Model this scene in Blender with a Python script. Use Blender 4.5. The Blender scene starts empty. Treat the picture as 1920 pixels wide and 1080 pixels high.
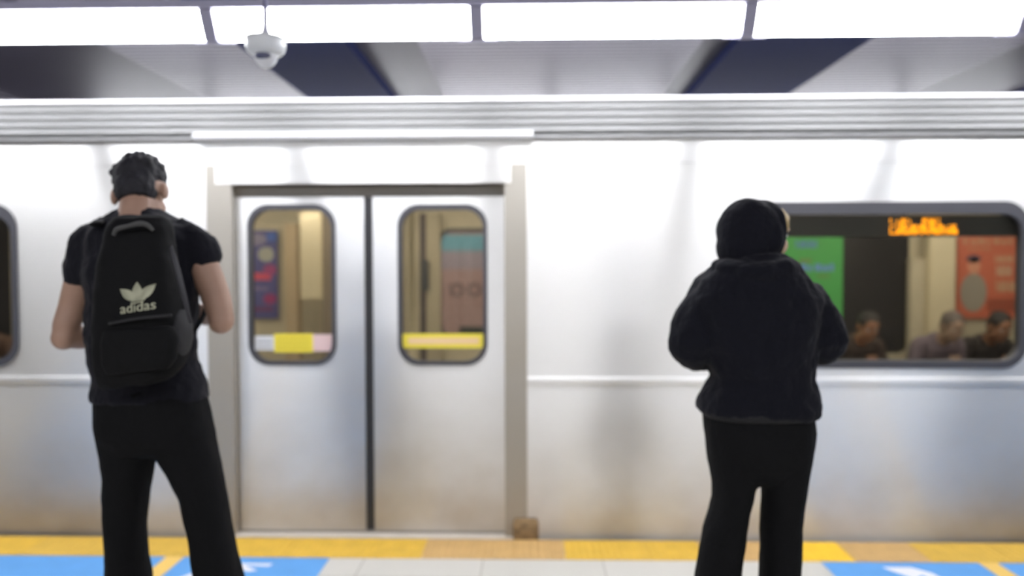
import bpy, bmesh, math, random
from mathutils import Vector, Matrix, Euler, noise
from mathutils.bvhtree import BVHTree
random.seed(7)
scn = bpy.context.scene
col = scn.collection
PI = math.pi

# ------------------------------------------------------------------ camera, world, exposure
F = 1400.0                       # focal length in pixels of a 1920 px wide frame
CAM = Vector((0, 0, 1.5))
YAW, PITCH, ROLL = math.atan(35 / F), math.atan(40 / F), math.radians(-0.11)
cam_d = bpy.data.cameras.new('camera')
cam = bpy.data.objects.new('camera', cam_d); col.objects.link(cam); scn.camera = cam
cam_d.sensor_width = 36; cam_d.lens = 36 * F / 1920
ROT = Matrix.Rotation(YAW, 3, 'Z') @ Matrix.Rotation(PI / 2 - PITCH, 3, 'X') @ Matrix.Rotation(ROLL, 3, 'Z')
cam.matrix_world = Matrix.Translation(CAM) @ ROT.to_4x4()
cam_d.dof.use_dof = True
cam_d.dof.focus_distance = 1.45
cam_d.dof.aperture_fstop = (cam_d.lens / 1000) / 0.017

w = bpy.data.worlds.new('world'); scn.world = w; w.use_nodes = True
w.node_tree.nodes['Background'].inputs[0].default_value = (0.88, 0.85, 0.92, 1)
w.node_tree.nodes['Background'].inputs[1].default_value = 0.22
scn.view_settings.view_transform = 'Standard'
scn.view_settings.look = 'None'
scn.view_settings.exposure = 0.0
scn.view_settings.gamma = 1.0
scn.view_settings.use_curve_mapping = False
LAMP = 31.0                       # strength of the platform light fittings

def at(u, v, Y):
    """point where the pixel (u, v) of the 1920x1080 frame meets the upright plane y = Y"""
    d = ROT @ Vector(((u - 960) / F, (540 - v) / F, -1))
    return CAM + d * ((Y - CAM.y) / d.y)

# ------------------------------------------------------------------ materials
MATS = {}
def lin(h):
    c = [int(h[i:i + 2], 16) / 255 for i in (0, 2, 4)]
    return tuple(x / 12.92 if x <= .04045 else ((x + .055) / 1.055) ** 2.4 for x in c)
def mat(name, color, rough=.5, metal=0, emit=0, noise_amt=0, noise_scale=8, bump=0, bump_scale=60, spec=.5, sheen=0, stretch=(1, 1, 1)):
    if name in MATS: return MATS[name]
    if isinstance(color, str): color = lin(color)
    m = bpy.data.materials.new(name); m.use_nodes = True; nt = m.node_tree; N = nt.nodes; L = nt.links
    b = N['Principled BSDF']
    b.inputs['Base Color'].default_value = (*color, 1)
    b.inputs['Roughness'].default_value = rough; b.inputs['Metallic'].default_value = metal
    b.inputs['Specular IOR Level'].default_value = spec
    b.inputs['Sheen Weight'].default_value = sheen
    if emit:
        b.inputs['Emission Color'].default_value = (*color, 1); b.inputs['Emission Strength'].default_value = emit
    tc = N.new('ShaderNodeTexCoord'); mp = N.new('ShaderNodeMapping'); mp.inputs['Scale'].default_value = stretch
    L.new(tc.outputs['Object'], mp.inputs[0])
    if noise_amt:
        n = N.new('ShaderNodeTexNoise'); n.inputs['Scale'].default_value = noise_scale; n.inputs['Detail'].default_value = 4
        L.new(mp.outputs[0], n.inputs['Vector'])
        r = N.new('ShaderNodeMapRange'); r.inputs[1].default_value = .3; r.inputs[2].default_value = .7
        r.inputs[3].default_value = 1 - noise_amt; r.inputs[4].default_value = 1 + noise_amt * .4
        mx = N.new('ShaderNodeVectorMath'); mx.operation = 'SCALE'; mx.inputs[0].default_value = color
        L.new(n.outputs[0], r.inputs[0]); L.new(r.outputs[0], mx.inputs['Scale']); L.new(mx.outputs[0], b.inputs['Base Color'])
    if bump:
        n = N.new('ShaderNodeTexNoise'); n.inputs['Scale'].default_value = bump_scale
        L.new(mp.outputs[0], n.inputs['Vector'])
        bp = N.new('ShaderNodeBump'); bp.inputs['Strength'].default_value = bump; bp.inputs['Distance'].default_value = .01
        L.new(n.outputs[0], bp.inputs['Height']); L.new(bp.outputs[0], b.inputs['Normal'])
    MATS[name] = m
    return m

TAN = 2
def steel(name, base, rough=.5, aniso=.9, dirt_reflect=.5, dirt_reflect_top=.75, metal=1.0):
    """brushed stainless steel, grain along x, with grime and a painted-in warm platform reflection that thin out upwards"""
    m = mat(name, base, rough, metal); nt = m.node_tree; N = nt.nodes; L = nt.links; b = N['Principled BSDF']
    b.inputs['Anisotropic'].default_value = aniso
    t = N.new('ShaderNodeCombineXYZ'); t.inputs[TAN].default_value = 1.0
    L.new(t.outputs[0], b.inputs['Tangent'])
    g = N.new('ShaderNodeNewGeometry'); s = N.new('ShaderNodeSeparateXYZ'); L.new(g.outputs['Position'], s.inputs[0])
    hz = N.new('ShaderNodeMapRange'); hz.inputs[1].default_value = dirt_reflect_top; hz.inputs[2].default_value = 0.0
    hz.inputs[3].default_value = 0; hz.inputs[4].default_value = 1; L.new(s.outputs['Z'], hz.inputs[0])
    mp = N.new('ShaderNodeMapping'); mp.inputs['Scale'].default_value = (1.3, 1, 1.6); L.new(g.outputs['Position'], mp.inputs[0])
    n = N.new('ShaderNodeTexNoise'); n.inputs['Scale'].default_value = 1.6; n.inputs['Detail'].default_value = 3; L.new(mp.outputs[0], n.inputs[0])
    r = N.new('ShaderNodeMapRange'); r.inputs[1].default_value = .35; r.inputs[2].default_value = .7; L.new(n.outputs[0], r.inputs[0])
    mu = N.new('ShaderNodeMath'); mu.operation = 'MULTIPLY_ADD'; mu.inputs[1].default_value = .55; mu.inputs[2].default_value = .45; L.new(r.outputs[0], mu.inputs[0])
    mu2 = N.new('ShaderNodeMath'); mu2.operation = 'MULTIPLY'; L.new(mu.outputs[0], mu2.inputs[0]); L.new(hz.outputs[0], mu2.inputs[1])
    mu3 = N.new('ShaderNodeMath'); mu3.operation = 'MULTIPLY'; L.new(mu2.outputs[0], mu3.inputs[0]); mu3.inputs[1].default_value = dirt_reflect
    mx = N.new('ShaderNodeMix'); mx.data_type = 'RGBA'
    mx.inputs['A'].default_value = (*lin(base), 1) if isinstance(base, str) else (*base, 1)
    mx.inputs['B'].default_value = (.40, .33, .23, 1)  # brown mixes grime with the warm reflection of the platform
    L.new(mu3.outputs[0], mx.inputs['Factor']); L.new(mx.outputs['Result'], b.inputs['Base Color'])
    return m

def glass(name, tint, gloss=1.0):
    m = bpy.data.materials.new(name); m.use_nodes = True; nt = m.node_tree; N = nt.nodes; L = nt.links
    for n in list(N):
        if n.type == 'BSDF_PRINCIPLED': N.remove(n)
    out = [n for n in N if n.type == 'OUTPUT_MATERIAL'][0]
    tr = N.new('ShaderNodeBsdfTransparent'); tr.inputs[0].default_value = (*tint, 1)
    gl = N.new('ShaderNodeBsdfGlossy'); gl.inputs['Roughness'].default_value = .03
    fr = N.new('ShaderNodeFresnel'); fr.inputs[0].default_value = 1.45
    mx = N.new('ShaderNodeMixShader'); L.new(fr.outputs[0], mx.inputs[0]); L.new(tr.outputs[0], mx.inputs[1]); L.new(gl.outputs[0], mx.inputs[2])
    L.new(mx.outputs[0], out.inputs[0])
    return m

M_STEEL = steel('brushed_steel', (.86, .855, .84), .39, 1.0, dirt_reflect=.7, metal=.93)
M_DOOR = steel('door_steel', (.80, .80, .795), .38, 1.0, dirt_reflect=.8, dirt_reflect_top=1.0, metal=.93)
M_JAMB = steel('jamb_steel', (.40, .375, .33), .62, .4, dirt_reflect=.55, dirt_reflect_top=1.9, metal=.45)
M_ROOF = steel('fluted_steel', (.25, .25, .25), .5, .3, dirt_reflect=0, metal=.5)
M_RUBBER = mat('black_rubber', (.02, .02, .022), .55)
M_GASKET = mat('window_gasket', (.055, .055, .065), .5)
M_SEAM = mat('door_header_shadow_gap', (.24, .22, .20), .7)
M_GLASS = glass('window_glass', (.80, .79, .76))
M_BEIGE = mat('interior_beige', (.50, .45, .33), .55, noise_amt=.06)
M_BEIGE_L = mat('interior_beige_light', (.62, .55, .38), .5)
M_CREAM = mat('interior_cream', (.60, .53, .36), .5)
M_INTDARK = mat('interior_dark', (.05, .05, .05), .6)
M_BLACK_CLOTH = mat('black_cotton', (.0075, .0075, .0115), .9, bump=.3, bump_scale=90, spec=.15, sheen=.05)
M_TROUSER = mat('black_trouser_cloth', (.0058, .0058, .0066), .9, bump=.3, bump_scale=120, spec=.12)
M_FLEECE = mat('black_fleece', (.0072, .0074, .0115), .95, bump=.4, bump_scale=70, spec=.1, sheen=.05)
M_NYLON = mat('black_nylon', (.0062, .0062, .0068), .85, bump=.2, bump_scale=150, spec=.12)
M_STRAP = mat('grey_webbing', (.013, .013, .015), .8)
M_PALE = mat('pale_reflective_print', (.42, .42, .30), .6)
M_SKIN = mat('skin', (.34, .205, .145), .55, noise_amt=.08, noise_scale=14, bump=.05, bump_scale=200)
M_SKIN2 = mat('skin_light', (.60, .40, .30), .55)
M_SKIN3 = mat('skin_brown', (.30, .15, .09), .6)
M_HAIR = mat('dark_hair', (.008, .0075, .012), .75, noise_amt=.4, noise_scale=60, bump=.5, bump_scale=120)
M_BLOND = mat('blond_hair', (.42, .30, .12), .6, noise_amt=.3, noise_scale=70)
M_EYE = mat('eye_white', (.7, .7, .68), .2)
M_IRIS = mat('eye_iris', (.03, .02, .015), .2)
M_SHOE = mat('shoe_upper', (.02, .02, .022), .6)
M_SOLE = mat('shoe_sole', (.5, .5, .48), .6)

# ------------------------------------------------------------------ object helpers
def link(name, me, mats, parent=None, smooth=False):
    o = bpy.data.objects.new(name, me); col.objects.link(o)
    for m in (mats if isinstance(mats, (list, tuple)) else [mats]): me.materials.append(m)
    if smooth:
        me.polygons.foreach_set('use_smooth', [True] * len(me.polygons))
    if parent:
        o.parent = parent; o.matrix_parent_inverse = parent.matrix_basis.inverted()
    return o
def obj(name, bm, mats, parent=None, smooth=False):
    me = bpy.data.meshes.new(name); bm.normal_update(); bm.to_mesh(me); bm.free()
    return link(name, me, mats, parent, smooth)
def thing(name, label, cat, loc=(0, 0, 0), group=None):
    o = bpy.data.objects.new(name, None); col.objects.link(o); o.location = loc; o.empty_display_size = .1
    o['label'] = label; o['category'] = cat
    if group: o['group'] = group
    return o
def tag(o, label, cat, group=None):
    o['label'] = label; o['category'] = cat
    if group: o['group'] = group
    return o
def struct(o): o['kind'] = 'structure'; return o
def box(bm, x0, x1, y0, y1, z0, z1, mi=0):
    vs = [bm.verts.new((x, y, z)) for x in (x0, x1) for y in (y0, y1) for z in (z0, z1)]
    for f in ((0, 1, 3, 2), (4, 6, 7, 5), (0, 4, 5, 1), (2, 3, 7, 6), (0, 2, 6, 4), (1, 5, 7, 3)):
        bm.faces.new([vs[i] for i in f]).material_index = mi
def boxo(name, x0, x1, y0, y1, z0, z1, m, parent=None, bevel=0):
    bm = bmesh.new(); box(bm, min(x0, x1), max(x0, x1), y0, y1, min(z0, z1), max(z0, z1))
    if bevel: bmesh.ops.bevel(bm, geom=bm.edges[:], offset=bevel, segments=2, affect='EDGES')
    return obj(name, bm, m, parent)
def prism_x(bm, prof, x0, x1, mi=0, close=True):
    """extrude a (y, z) profile along x"""
    a = [bm.verts.new((x0, y, z)) for y, z in prof]; b = [bm.verts.new((x1, y, z)) for y, z in prof]
    n = len(prof)
    for i in range(n if close else n - 1):
        j = (i + 1) % n
        bm.faces.new((a[i], b[i], b[j], a[j])).material_index = mi
    if close:
        bm.faces.new(a).material_index = mi; bm.faces.new(b[::-1]).material_index = mi
def rrect(x0, x1, z0, z1, r, n=8):
    pts = []
    for cx, cz, a0 in ((x1 - r, z1 - r, 0), (x0 + r, z1 - r, 90), (x0 + r, z0 + r, 180), (x1 - r, z0 + r, 270)):
        for i in range(n + 1):
            a = math.radians(a0 + 90 * i / n); pts.append((cx + r * math.cos(a), cz + r * math.sin(a)))
    return pts
def plate_mesh(name, loops, thick):
    """flat plate in the x-z plane with holes, from closed 2D loops; thickness along y, front face at y = 0"""
    cu = bpy.data.curves.new(name, 'CURVE'); cu.dimensions = '2D'; cu.fill_mode = 'BOTH'; cu.extrude = thick / 2
    for lp in loops:
        s = cu.splines.new('POLY'); s.points.add(len(lp) - 1); s.use_cyclic_u = True
        for p, (x, z) in zip(s.points, lp): p.co = (x, z, 0, 1)
    o = bpy.data.objects.new(name, cu); col.objects.link(o)
    me = bpy.data.meshes.new_from_object(o.evaluated_get(bpy.context.evaluated_depsgraph_get()))
    bpy.data.objects.remove(o); bpy.data.curves.remove(cu)
    me.transform(Matrix.Rotation(PI / 2, 4, 'X')); me.transform(Matrix.Translation((0, thick / 2, 0)))
    me.name = name
    return me
def plate(name, loops, y, thick, m, parent=None):
    me = plate_mesh(name, loops, thick); me.transform(Matrix.Translation((0, y, 0))); me.materials.clear()
    return link(name, me, m, parent)
def rect(x0, x1, z0, z1): return [(x0, z0), (x1, z0), (x1, z1), (x0, z1)]
def pxrect(u0, u1, v0, v1, Y):
    um, vm = (u0 + u1) / 2, (v0 + v1) / 2
    return at(u0, vm, Y).x, at(u1, vm, Y).x, at(um, v1, Y).z, at(um, v0, Y).z
def text_mesh(body, size, extrude=.001, spacing=1.0):
    cu = bpy.data.curves.new('lettering', 'FONT'); cu.body = body; cu.size = size; cu.extrude = extrude
    cu.align_x = 'CENTER'; cu.align_y = 'CENTER'; cu.space_character = spacing
    o = bpy.data.objects.new('lettering', cu); col.objects.link(o)
    me = bpy.data.meshes.new_from_object(o.evaluated_get(bpy.context.evaluated_depsgraph_get()))
    bpy.data.objects.remove(o); bpy.data.curves.remove(cu)
    me.transform(Matrix.Rotation(PI / 2, 4, 'X')); me.materials.clear()
    return me

# ------------------------------------------------------------------ key distances
D = 4.095          # side of the train
EDGE = 4.05       # platform edge
XL, XR = -5.2, 5.2
CEIL = 3.05

# ------------------------------------------------------------------ the setting
def tile_mat():
    m = bpy.data.materials.new('platform_floor_tile'); m.use_nodes = True; N = m.node_tree.nodes; L = m.node_tree.links
    b = N['Principled BSDF']; b.inputs['Roughness'].default_value = .42
    tc = N.new('ShaderNodeTexCoord'); mp = N.new('ShaderNodeMapping'); L.new(tc.outputs['Object'], mp.inputs[0])
    mp.inputs['Location'].default_value = (.245, .1, 0)
    br = N.new('ShaderNodeTexBrick'); br.offset = 0; br.inputs['Scale'].default_value = 1
    br.inputs['Brick Width'].default_value = .61; br.inputs['Row Height'].default_value = .61
    br.inputs['Mortar Size'].default_value = .004; br.inputs['Color1'].default_value = (.63, .61, .555, 1)
    br.inputs['Color2'].default_value = (.60, .585, .53, 1); br.inputs['Mortar'].default_value = (.42, .40, .36, 1)
    L.new(mp.outputs[0], br.inputs[0])
    n = N.new('ShaderNodeTexNoise'); n.inputs['Scale'].default_value = 90; L.new(tc.outputs['Object'], n.inputs[0])
    mx = N.new('ShaderNodeMix'); mx.data_type = 'RGBA'; mx.blend_type = 'MULTIPLY'; mx.inputs['Factor'].default_value = .12
    L.new(br.outputs[0], mx.inputs['A']); L.new(n.outputs['Fac'], mx.inputs['B']); L.new(mx.outputs['Result'], b.inputs['Base Color'])
    return m
struct(boxo('floor', -14, 14, -6, EDGE, -1.2, 0, tile_mat()))
struct(boxo('trim_1', -14, 14, EDGE + .001, EDGE + .018, -.25, -.004, mat('edge_nosing', (.30, .30, .32), .6)))
struct(boxo('track_bed', -14, 14, EDGE + .02, 9.6, -1.4, -1.2, mat('ballast', (.06, .055, .05), .9, noise_amt=.4, noise_scale=20)))
struct(boxo('wall_back', -14, 14, -6.2, -6, 0, CEIL + .2, mat('back_wall_tile', (.52, .46, .36), .5)))
struct(boxo('wall_far', -14, 14, 9.5, 9.7, -1.2, CEIL + .2, mat('tunnel_wall', (.10, .095, .09), .8, noise_amt=.3)))
M_CEIL = mat('ceiling_paint', (.11, .10, .145), .5)
struct(boxo('ceiling', -14, 14, -6, 9.5, CEIL + .06, CEIL + .2, M_CEIL))
# ribbed metal panels and dark beams between them (running away from the platform)
M_RIB = mat('ribbed_ceiling_metal', (.145, .135, .17), .35, .5)
def rib_panel(name, x0, x1):
    bm = bmesh.new(); y = 4.3
    box(bm, x0, x1, 4.3, 9.4, CEIL + .035, CEIL + .06)
    while y < 9.3:
        prism_x(bm, [(y, CEIL + .035), (y + .012, CEIL), (y + .05, CEIL), (y + .062, CEIL + .035)], x0, x1); y += .085
    return struct(obj(name, bm, M_RIB))
for i, (a, b) in enumerate(((-6.6, -4.9), (-2.98, -2.03), (-.78, 1.19), (2.32, 3.46), (5.6, 7.6))):
    rib_panel('trim_%d' % (i + 2), a, b)
M_NAVY = mat('navy_ceiling_beam', (.028, .038, .125), .75, spec=.06)
for i, (a, b) in enumerate(((-6.4, -5.6), (-2.02, -1.26), (1.42, 2.30), (4.5, 5.4))):
    struct(boxo('trim_%d' % (i + 7), a, b, 4.3, 9.4, CEIL - .02, CEIL + .06, M_NAVY))

# ------------------------------------------------------------------ ceiling light fittings
M_DIFF = mat('light_diffuser', (.955, .965, 1.0), .4, emit=LAMP)
M_HOUS = mat('light_housing', (.30, .29, .38), .6)
lamp_parts = None
def make_lamp():
    t = thing('ceiling_light', 'x', 'ceiling light')
    bm = bmesh.new()
    prism_x(bm, [(-.07, .125), (-.09, .112), (-.03, .005), (0, 0), (.03, .005), (.09, .112), (.07, .125)], -.598, .598)
    bmesh.ops.bevel(bm, geom=[e for e in bm.edges if abs((e.verts[0].co - e.verts[1].co).x) > 1], offset=.006, segments=2, affect='EDGES')
    d = obj('diffuser', bm, M_DIFF, t)
    bm = bmesh.new()
    prism_x(bm, [(-.105, .12), (-.115, .155), (.115, .155), (.105, .12)], -.63, .63)
    obj('housing', bm, M_HOUS, t)
    for s in (-1, 1):
        bm = bmesh.new()
        if True: prism_x(bm, [(.002, -.009), (.032, -.004), (.10, .112), (.095, .124), (.085, .124), (.024, .003), (.002, -.001)], s * .535, s * .6); bmesh.ops.recalc_face_normals(bm, faces=bm.faces[:])  # flange added on the train side to darken the lamp-end reflections
        prism_x(bm, [(-.09, .122), (-.10, .112), (-.035, -.006), (0, -.012), (.035, -.006), (.10, .112), (.09, .122)], s * .599, s * .630)
        obj('end_cap_and_blocker', bm, M_HOUS, t)
    for s in (-1, 1):
        bm = bmesh.new(); box(bm, s * .4 - .01, s * .4 + .01, -.01, .01, .155, CEIL + .06 - 2.58)
        obj('hanger_rod', bm, M_HOUS, t)
    return t
def copy_tree(o, parent=None):
    c = o.copy(); col.objects.link(c)
    if parent: c.parent = parent
    for ch in list(o.children): copy_tree(ch, c)
    return c
lamp0 = make_lamp()
front_labels = {
    -2.13: 'long white fluorescent ceiling light above the man with the backpack',
    -.88: 'long white fluorescent ceiling light with the dome camera hanging across it',
    .37: 'long white fluorescent ceiling light beyond the camera, above plain steel beside the train doors',
    1.65: 'long white fluorescent ceiling light above the hooded person',
    2.93: 'white fluorescent ceiling light, only its tip showing past the hooded person\'s light'}
first = True
for i in range(-3, 5):
    x = -.88 + 1.26 * i
    key = min(front_labels, key=lambda k: abs(k - x))
    o = lamp0 if first else copy_tree(lamp0); first = False
    o.location = (x, 3.56, 2.58)
    o['label'] = front_labels[key] if abs(key - x) < .15 else 'fluorescent ceiling light in the platform edge row, outside the view'
    o['group'] = 'fluorescent lights along the platform edge'
for i in range(-4, 4):
    o = copy_tree(lamp0); o.location = (1.26 * i + .6, -.8, 2.58)
    o['label'] = 'fluorescent ceiling light in the row over the middle of the platform'
    o['group'] = 'fluorescent lights over the middle of the platform'
for i in range(-4, 4):  # lamps added out of sight behind the train to light the ceiling
    o = copy_tree(lamp0); o.location = (1.26 * i + .86, 8.3, 2.58)
    o['label'] = 'added fluorescent light hidden behind the train, brightening the ceiling'
    o['group'] = 'added lights hidden behind the train'

# ------------------------------------------------------------------ dome camera
def lathe(bm, prof, c, n=32, mi=0):
    rings = []
    for r, z in prof:
        rings.append([bm.verts.new((c[0] + r * math.cos(2 * PI * i / n), c[1] + r * math.sin(2 * PI * i / n), c[2] + z)) for i in range(n)])
    for a, b in zip(rings, rings[1:]):
        for i in range(n):
            f = bm.faces.new((a[i], a[(i + 1) % n], b[(i + 1) % n], b[i])); f.material_index = mi
    bm.faces.new(rings[0]).material_index = mi; bm.faces.new(rings[-1][::-1]).material_index = mi
CY = 3.0
c = at(498, 96, CY); k = CY / F
dc = thing('dome_camera', 'white dome security camera hanging on a thin pole from the ceiling', 'security camera', c)
bm = bmesh.new()
lathe(bm, [(36 * k, 24 * k), (36.5 * k, 16 * k), (36.5 * k, 6 * k), (34 * k, -1 * k), (29 * k, -6 * k), (22 * k, -8 * k)][::-1], c)
obj('housing', bm, mat('camera_white', (.62, .64, .66), .4), dc, True)
bm = bmesh.new()
lathe(bm, [(36 * k, 23.5 * k), (24 * k, 26 * k), (11 * k, 30 * k), (6.5 * k, 38 * k), (4.5 * k, 50 * k)], c)
obj('mount_cone', bm, mat('camera_mount', (.50, .50, .60), .45), dc, True)
bm = bmesh.new(); lathe(bm, [(.0095, 49 * k), (.0095, CEIL + .06 - c.z)], c, 16); obj('pole', bm, mat('camera_pole', (.22, .21, .32), .45), dc, True)
bm = bmesh.new()
lathe(bm, [(22.5 * k * math.cos(a), -6 * k - 26 * k * math.sin(a)) for a in [PI / 2 * i / 8 for i in range(8)]] + [(.001, -32.2 * k)], c)
obj('clear_dome', bm, mat('dome_plastic', (.62, .63, .66), .12, .0), dc, True)
bm = bmesh.new()
cc = Vector((c.x, c.y - 12.5 * k, c.z - 12 * k))
bmesh.ops.create_uvsphere(bm, u_segments=24, v_segments=16, radius=1, matrix=Matrix.Translation(cc) @ Matrix.Diagonal((16 * k, 12.5 * k, 8.5 * k, 1)))
obj('lens_window', bm, mat('dark_lens', (.06, .065, .12), .25), dc, True)

# ------------------------------------------------------------------ platform edge paving and floor signs
Y1 = 3.785
M_YEL = mat('tactile_yellow', (.70, .44, .05), .6, noise_amt=.12, noise_scale=12)
M_YEL2 = mat('tactile_bright_yellow', (.90, .56, .03), .6, noise_amt=.1, noise_scale=12)
M_TAN = mat('tactile_tan', (.58, .37, .14), .6, noise_amt=.1, noise_scale=12)
M_YEL3 = mat('tactile_dull_yellow', (.66, .42, .06), .6, noise_amt=.12, noise_scale=12)
bm = bmesh.new()
cuts = [(-2600, 1), (-300, 0), (70, 3), (180, 1), (368, 0), (547, 0), (798, 2), (1057, 0), (1312, 2), (1448, 4), (1580, 2), (1718, 3), (1870, 3), (2100, 2), (2400, 0), (4200, 0)]
for (u0, mi), (u1, _) in zip(cuts, cuts[1:]):
    a, b = at(u0, 1030, 3.95).x, at(u1, 1030, 3.95).x
    mi = {0: 0, 1: 3, 2: 1, 3: 3, 4: 2}[mi]
    box(bm, a + .0015, b - .0015, Y1, EDGE + .0005, -.02, .004, mi)
    nb = max(1, int((b - a) / .036))
    for j in range(nb):
        x = a + (j + .5) * (b - a) / nb
        vs = [bm.verts.new(p) for p in ((x - .011, Y1 + .02, .004), (x + .011, Y1 + .02, .004), (x + .011, EDGE - .02, .004), (x - .011, EDGE - .02, .004),
                                       (x - .006, Y1 + .027, .0085), (x + .006, Y1 + .027, .0085), (x + .006, EDGE - .027, .0085), (x - .006, EDGE - .027, .0085))]
        for f in ((4, 5, 6, 7), (0, 1, 5, 4), (1, 2, 6, 5), (2, 3, 7, 6), (3, 0, 4, 7)): bm.faces.new([vs[i] for i in f]).material_index = mi
tag(obj('tactile_paving', bm, [M_YEL, M_TAN, M_YEL2, M_YEL3]), 'ribbed yellow and tan tactile paving strip along the platform edge', 'tactile paving')

def floor_poly(bm, px, z, thick=.002, mi=0):
    """polygon lying on the platform, corners read off the floor at z"""
    pts = []
    for u, v in px:
        d = ROT @ Vector(((u - 960) / F, (540 - v) / F, -1)); pts.append(CAM + d * ((z - CAM.z) / d.z))
    a = [bm.verts.new(p) for p in pts]; b = [bm.verts.new(p - Vector((0, 0, thick))) for p in pts]
    n = len(a)
    bm.faces.new(a).material_index = mi; bm.faces.new(b[::-1])
    for i in range(n): bm.faces.new((a[i], b[i], b[(i + 1) % n], a[(i + 1) % n])).material_index = mi
    bmesh.ops.recalc_face_normals(bm, faces=bm.faces[:])
def floor_rect(bm, x0, x1, y0, y1, z0, z1): box(bm, x0, x1, y0, y1, z0, z1)
M_BLUE = mat('blue_floor_vinyl', (.105, .34, .72), .55, noise_amt=.06)
M_WHITE = mat('white_floor_paint', (.78, .79, .84), .5)
M_LINE = mat('yellow_floor_line', (.80, .53, .13), .55)
def fx(u, v):
    d = ROT @ Vector(((u - 960) / F, (540 - v) / F, -1)); return CAM + d * (-CAM.z / d.z)
def sign(x0, x1, label, arrows, Ya=2.75):
    t = thing('floor_sign', label, 'floor sign', ((x0 + x1) / 2, (Ya + Y1) / 2, 0), 'blue boarding signs on the platform floor')
    bm = bmesh.new(); box(bm, x0, x1, Ya, Y1 - .006, .0004, .0026); obj('blue_panel', bm, M_BLUE, t)
    for i, ar in enumerate(arrows):
        bm = bmesh.new()
        lo = bm
        vs = [bm.verts.new((x, y, .0036)) for x, y in ar]; vb = [bm.verts.new((x, y, .0028)) for x, y in ar]
        bm.faces.new(vs); bm.faces.new(vb[::-1]); n = len(ar)
        for q in range(n): bm.faces.new((vs[q], vb[q], vb[(q + 1) % n], vs[(q + 1) % n]))
        bmesh.ops.recalc_face_normals(bm, faces=bm.faces[:])
        obj('white_arrow', bm, M_WHITE, t)
    return t
def arrow(cx, tip_y, tail_y, s=1, ang=0):
    w_ = .05
    P = [(-.03, 0), (.03, 0), (.03, .42), (.15, .32), (.15, .41), (0, .56), (-.15, .41), (-.15, .32), (-.03, .42)]
    ca, sa = math.cos(ang), math.sin(ang)
    return [(cx + (x * ca - y * sa) * s, tail_y + (x * sa + y * ca) * s) for x, y in P]
xa, xb = fx(310, 1060).x, fx(609, 1060).x
q = fx(512, 1058)
sign(xa + .05, xb, 'blue floor sign with a white arrow, just behind the man with the backpack',
     [[(q.x, q.y), (q.x - .01, q.y - .035), (q.x - .14, q.y - .02), (q.x - .05, q.y - .085), (q.x - .09, q.y - .10), (q.x - .25, q.y - .02),
       (q.x - .40, q.y - .30), (q.x - .45, q.y - .27), (q.x - .28, q.y + .0)]])
sign(xa - 1.5, xa - .05, 'blue floor sign at the left edge beside the man with the backpack', [])
bm = bmesh.new(); box(bm, xa - .045, xa + .045, 2.75, Y1 - .002, .0004, .0028)
tag(obj('floor_line', bm, M_LINE), 'yellow line between the two blue floor signs by the man', 'floor line', 'yellow lines between blue floor signs')
xc, xd = fx(1553, 1068).x, fx(1870, 1068).x
q = fx(1700, 1068)
sign(xc, xd - .05, 'blue floor sign with a white arrow behind the hooded person',
     [[(q.x - .11, q.y + .02), (q.x + .03, q.y + .02), (q.x + .10, q.y - .05), (q.x + .13, q.y - .20), (q.x + .07, q.y - .20), (q.x + .04, q.y - .07),
       (q.x - .02, q.y - .12), (q.x - .09, q.y - .02)]])
sign(xd + .05, xd + 1.5, 'small corner of a blue floor sign at the far right edge', [])
bm = bmesh.new(); box(bm, xd - .045, xd + .045, 2.75, Y1 - .002, .0004, .0028)
tag(obj('floor_line', bm, M_LINE), 'yellow line dividing blue floor signs at the far right', 'floor line', 'yellow lines between blue floor signs')

# ------------------------------------------------------------------ the train
train = thing('metro_train_car', 'stainless steel metro train car standing along the platform edge', 'train', (0, D, 0))
ZB = -.06
z_head = at(690, 309, D).z          # joint under the cant rail
z_cant = at(690, 264, D).z
z_flut0, z_flut1 = at(690, 252, D).z, at(690, 183, D + .03).z
dl, dr = at(388, 500, D).x, at(988, 500, D).x        # outer edges of the door surround
ol, orr = at(436, 500, D).x, at(946, 500, D).x       # door opening
z_open = at(690, 344, D).z
wl0, wl1, wlz0, wlz1 = pxrect(-530, 33, 384, 687, D)
wr0, wr1, wrz0, wrz1 = pxrect(1370, 1926, 379, 690, D)
plate('side_panel', [rect(XL, dl, ZB, z_head), rrect(wl0, wl1, wlz0, wlz1, .13)], D, .05, M_STEEL, train)
plate('side_panel', [rect(dr, XR, ZB, z_head), rrect(wr0, wr1, wrz0, wrz1, .13)], D, .05, M_STEEL, train)
# belt rail, a shallow raised moulding
zb = at(1100, 714, D).z
for a, b in ((XL, dl - .003), (dr + .003, XR)):
    bm = bmesh.new(); prism_x(bm, [(D + .001, zb - .022), (D - .007, zb - .016), (D - .009, zb), (D - .007, zb + .016), (D + .001, zb + .022)], a, b)
    obj('belt_rail', bm, M_STEEL, train)
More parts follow.
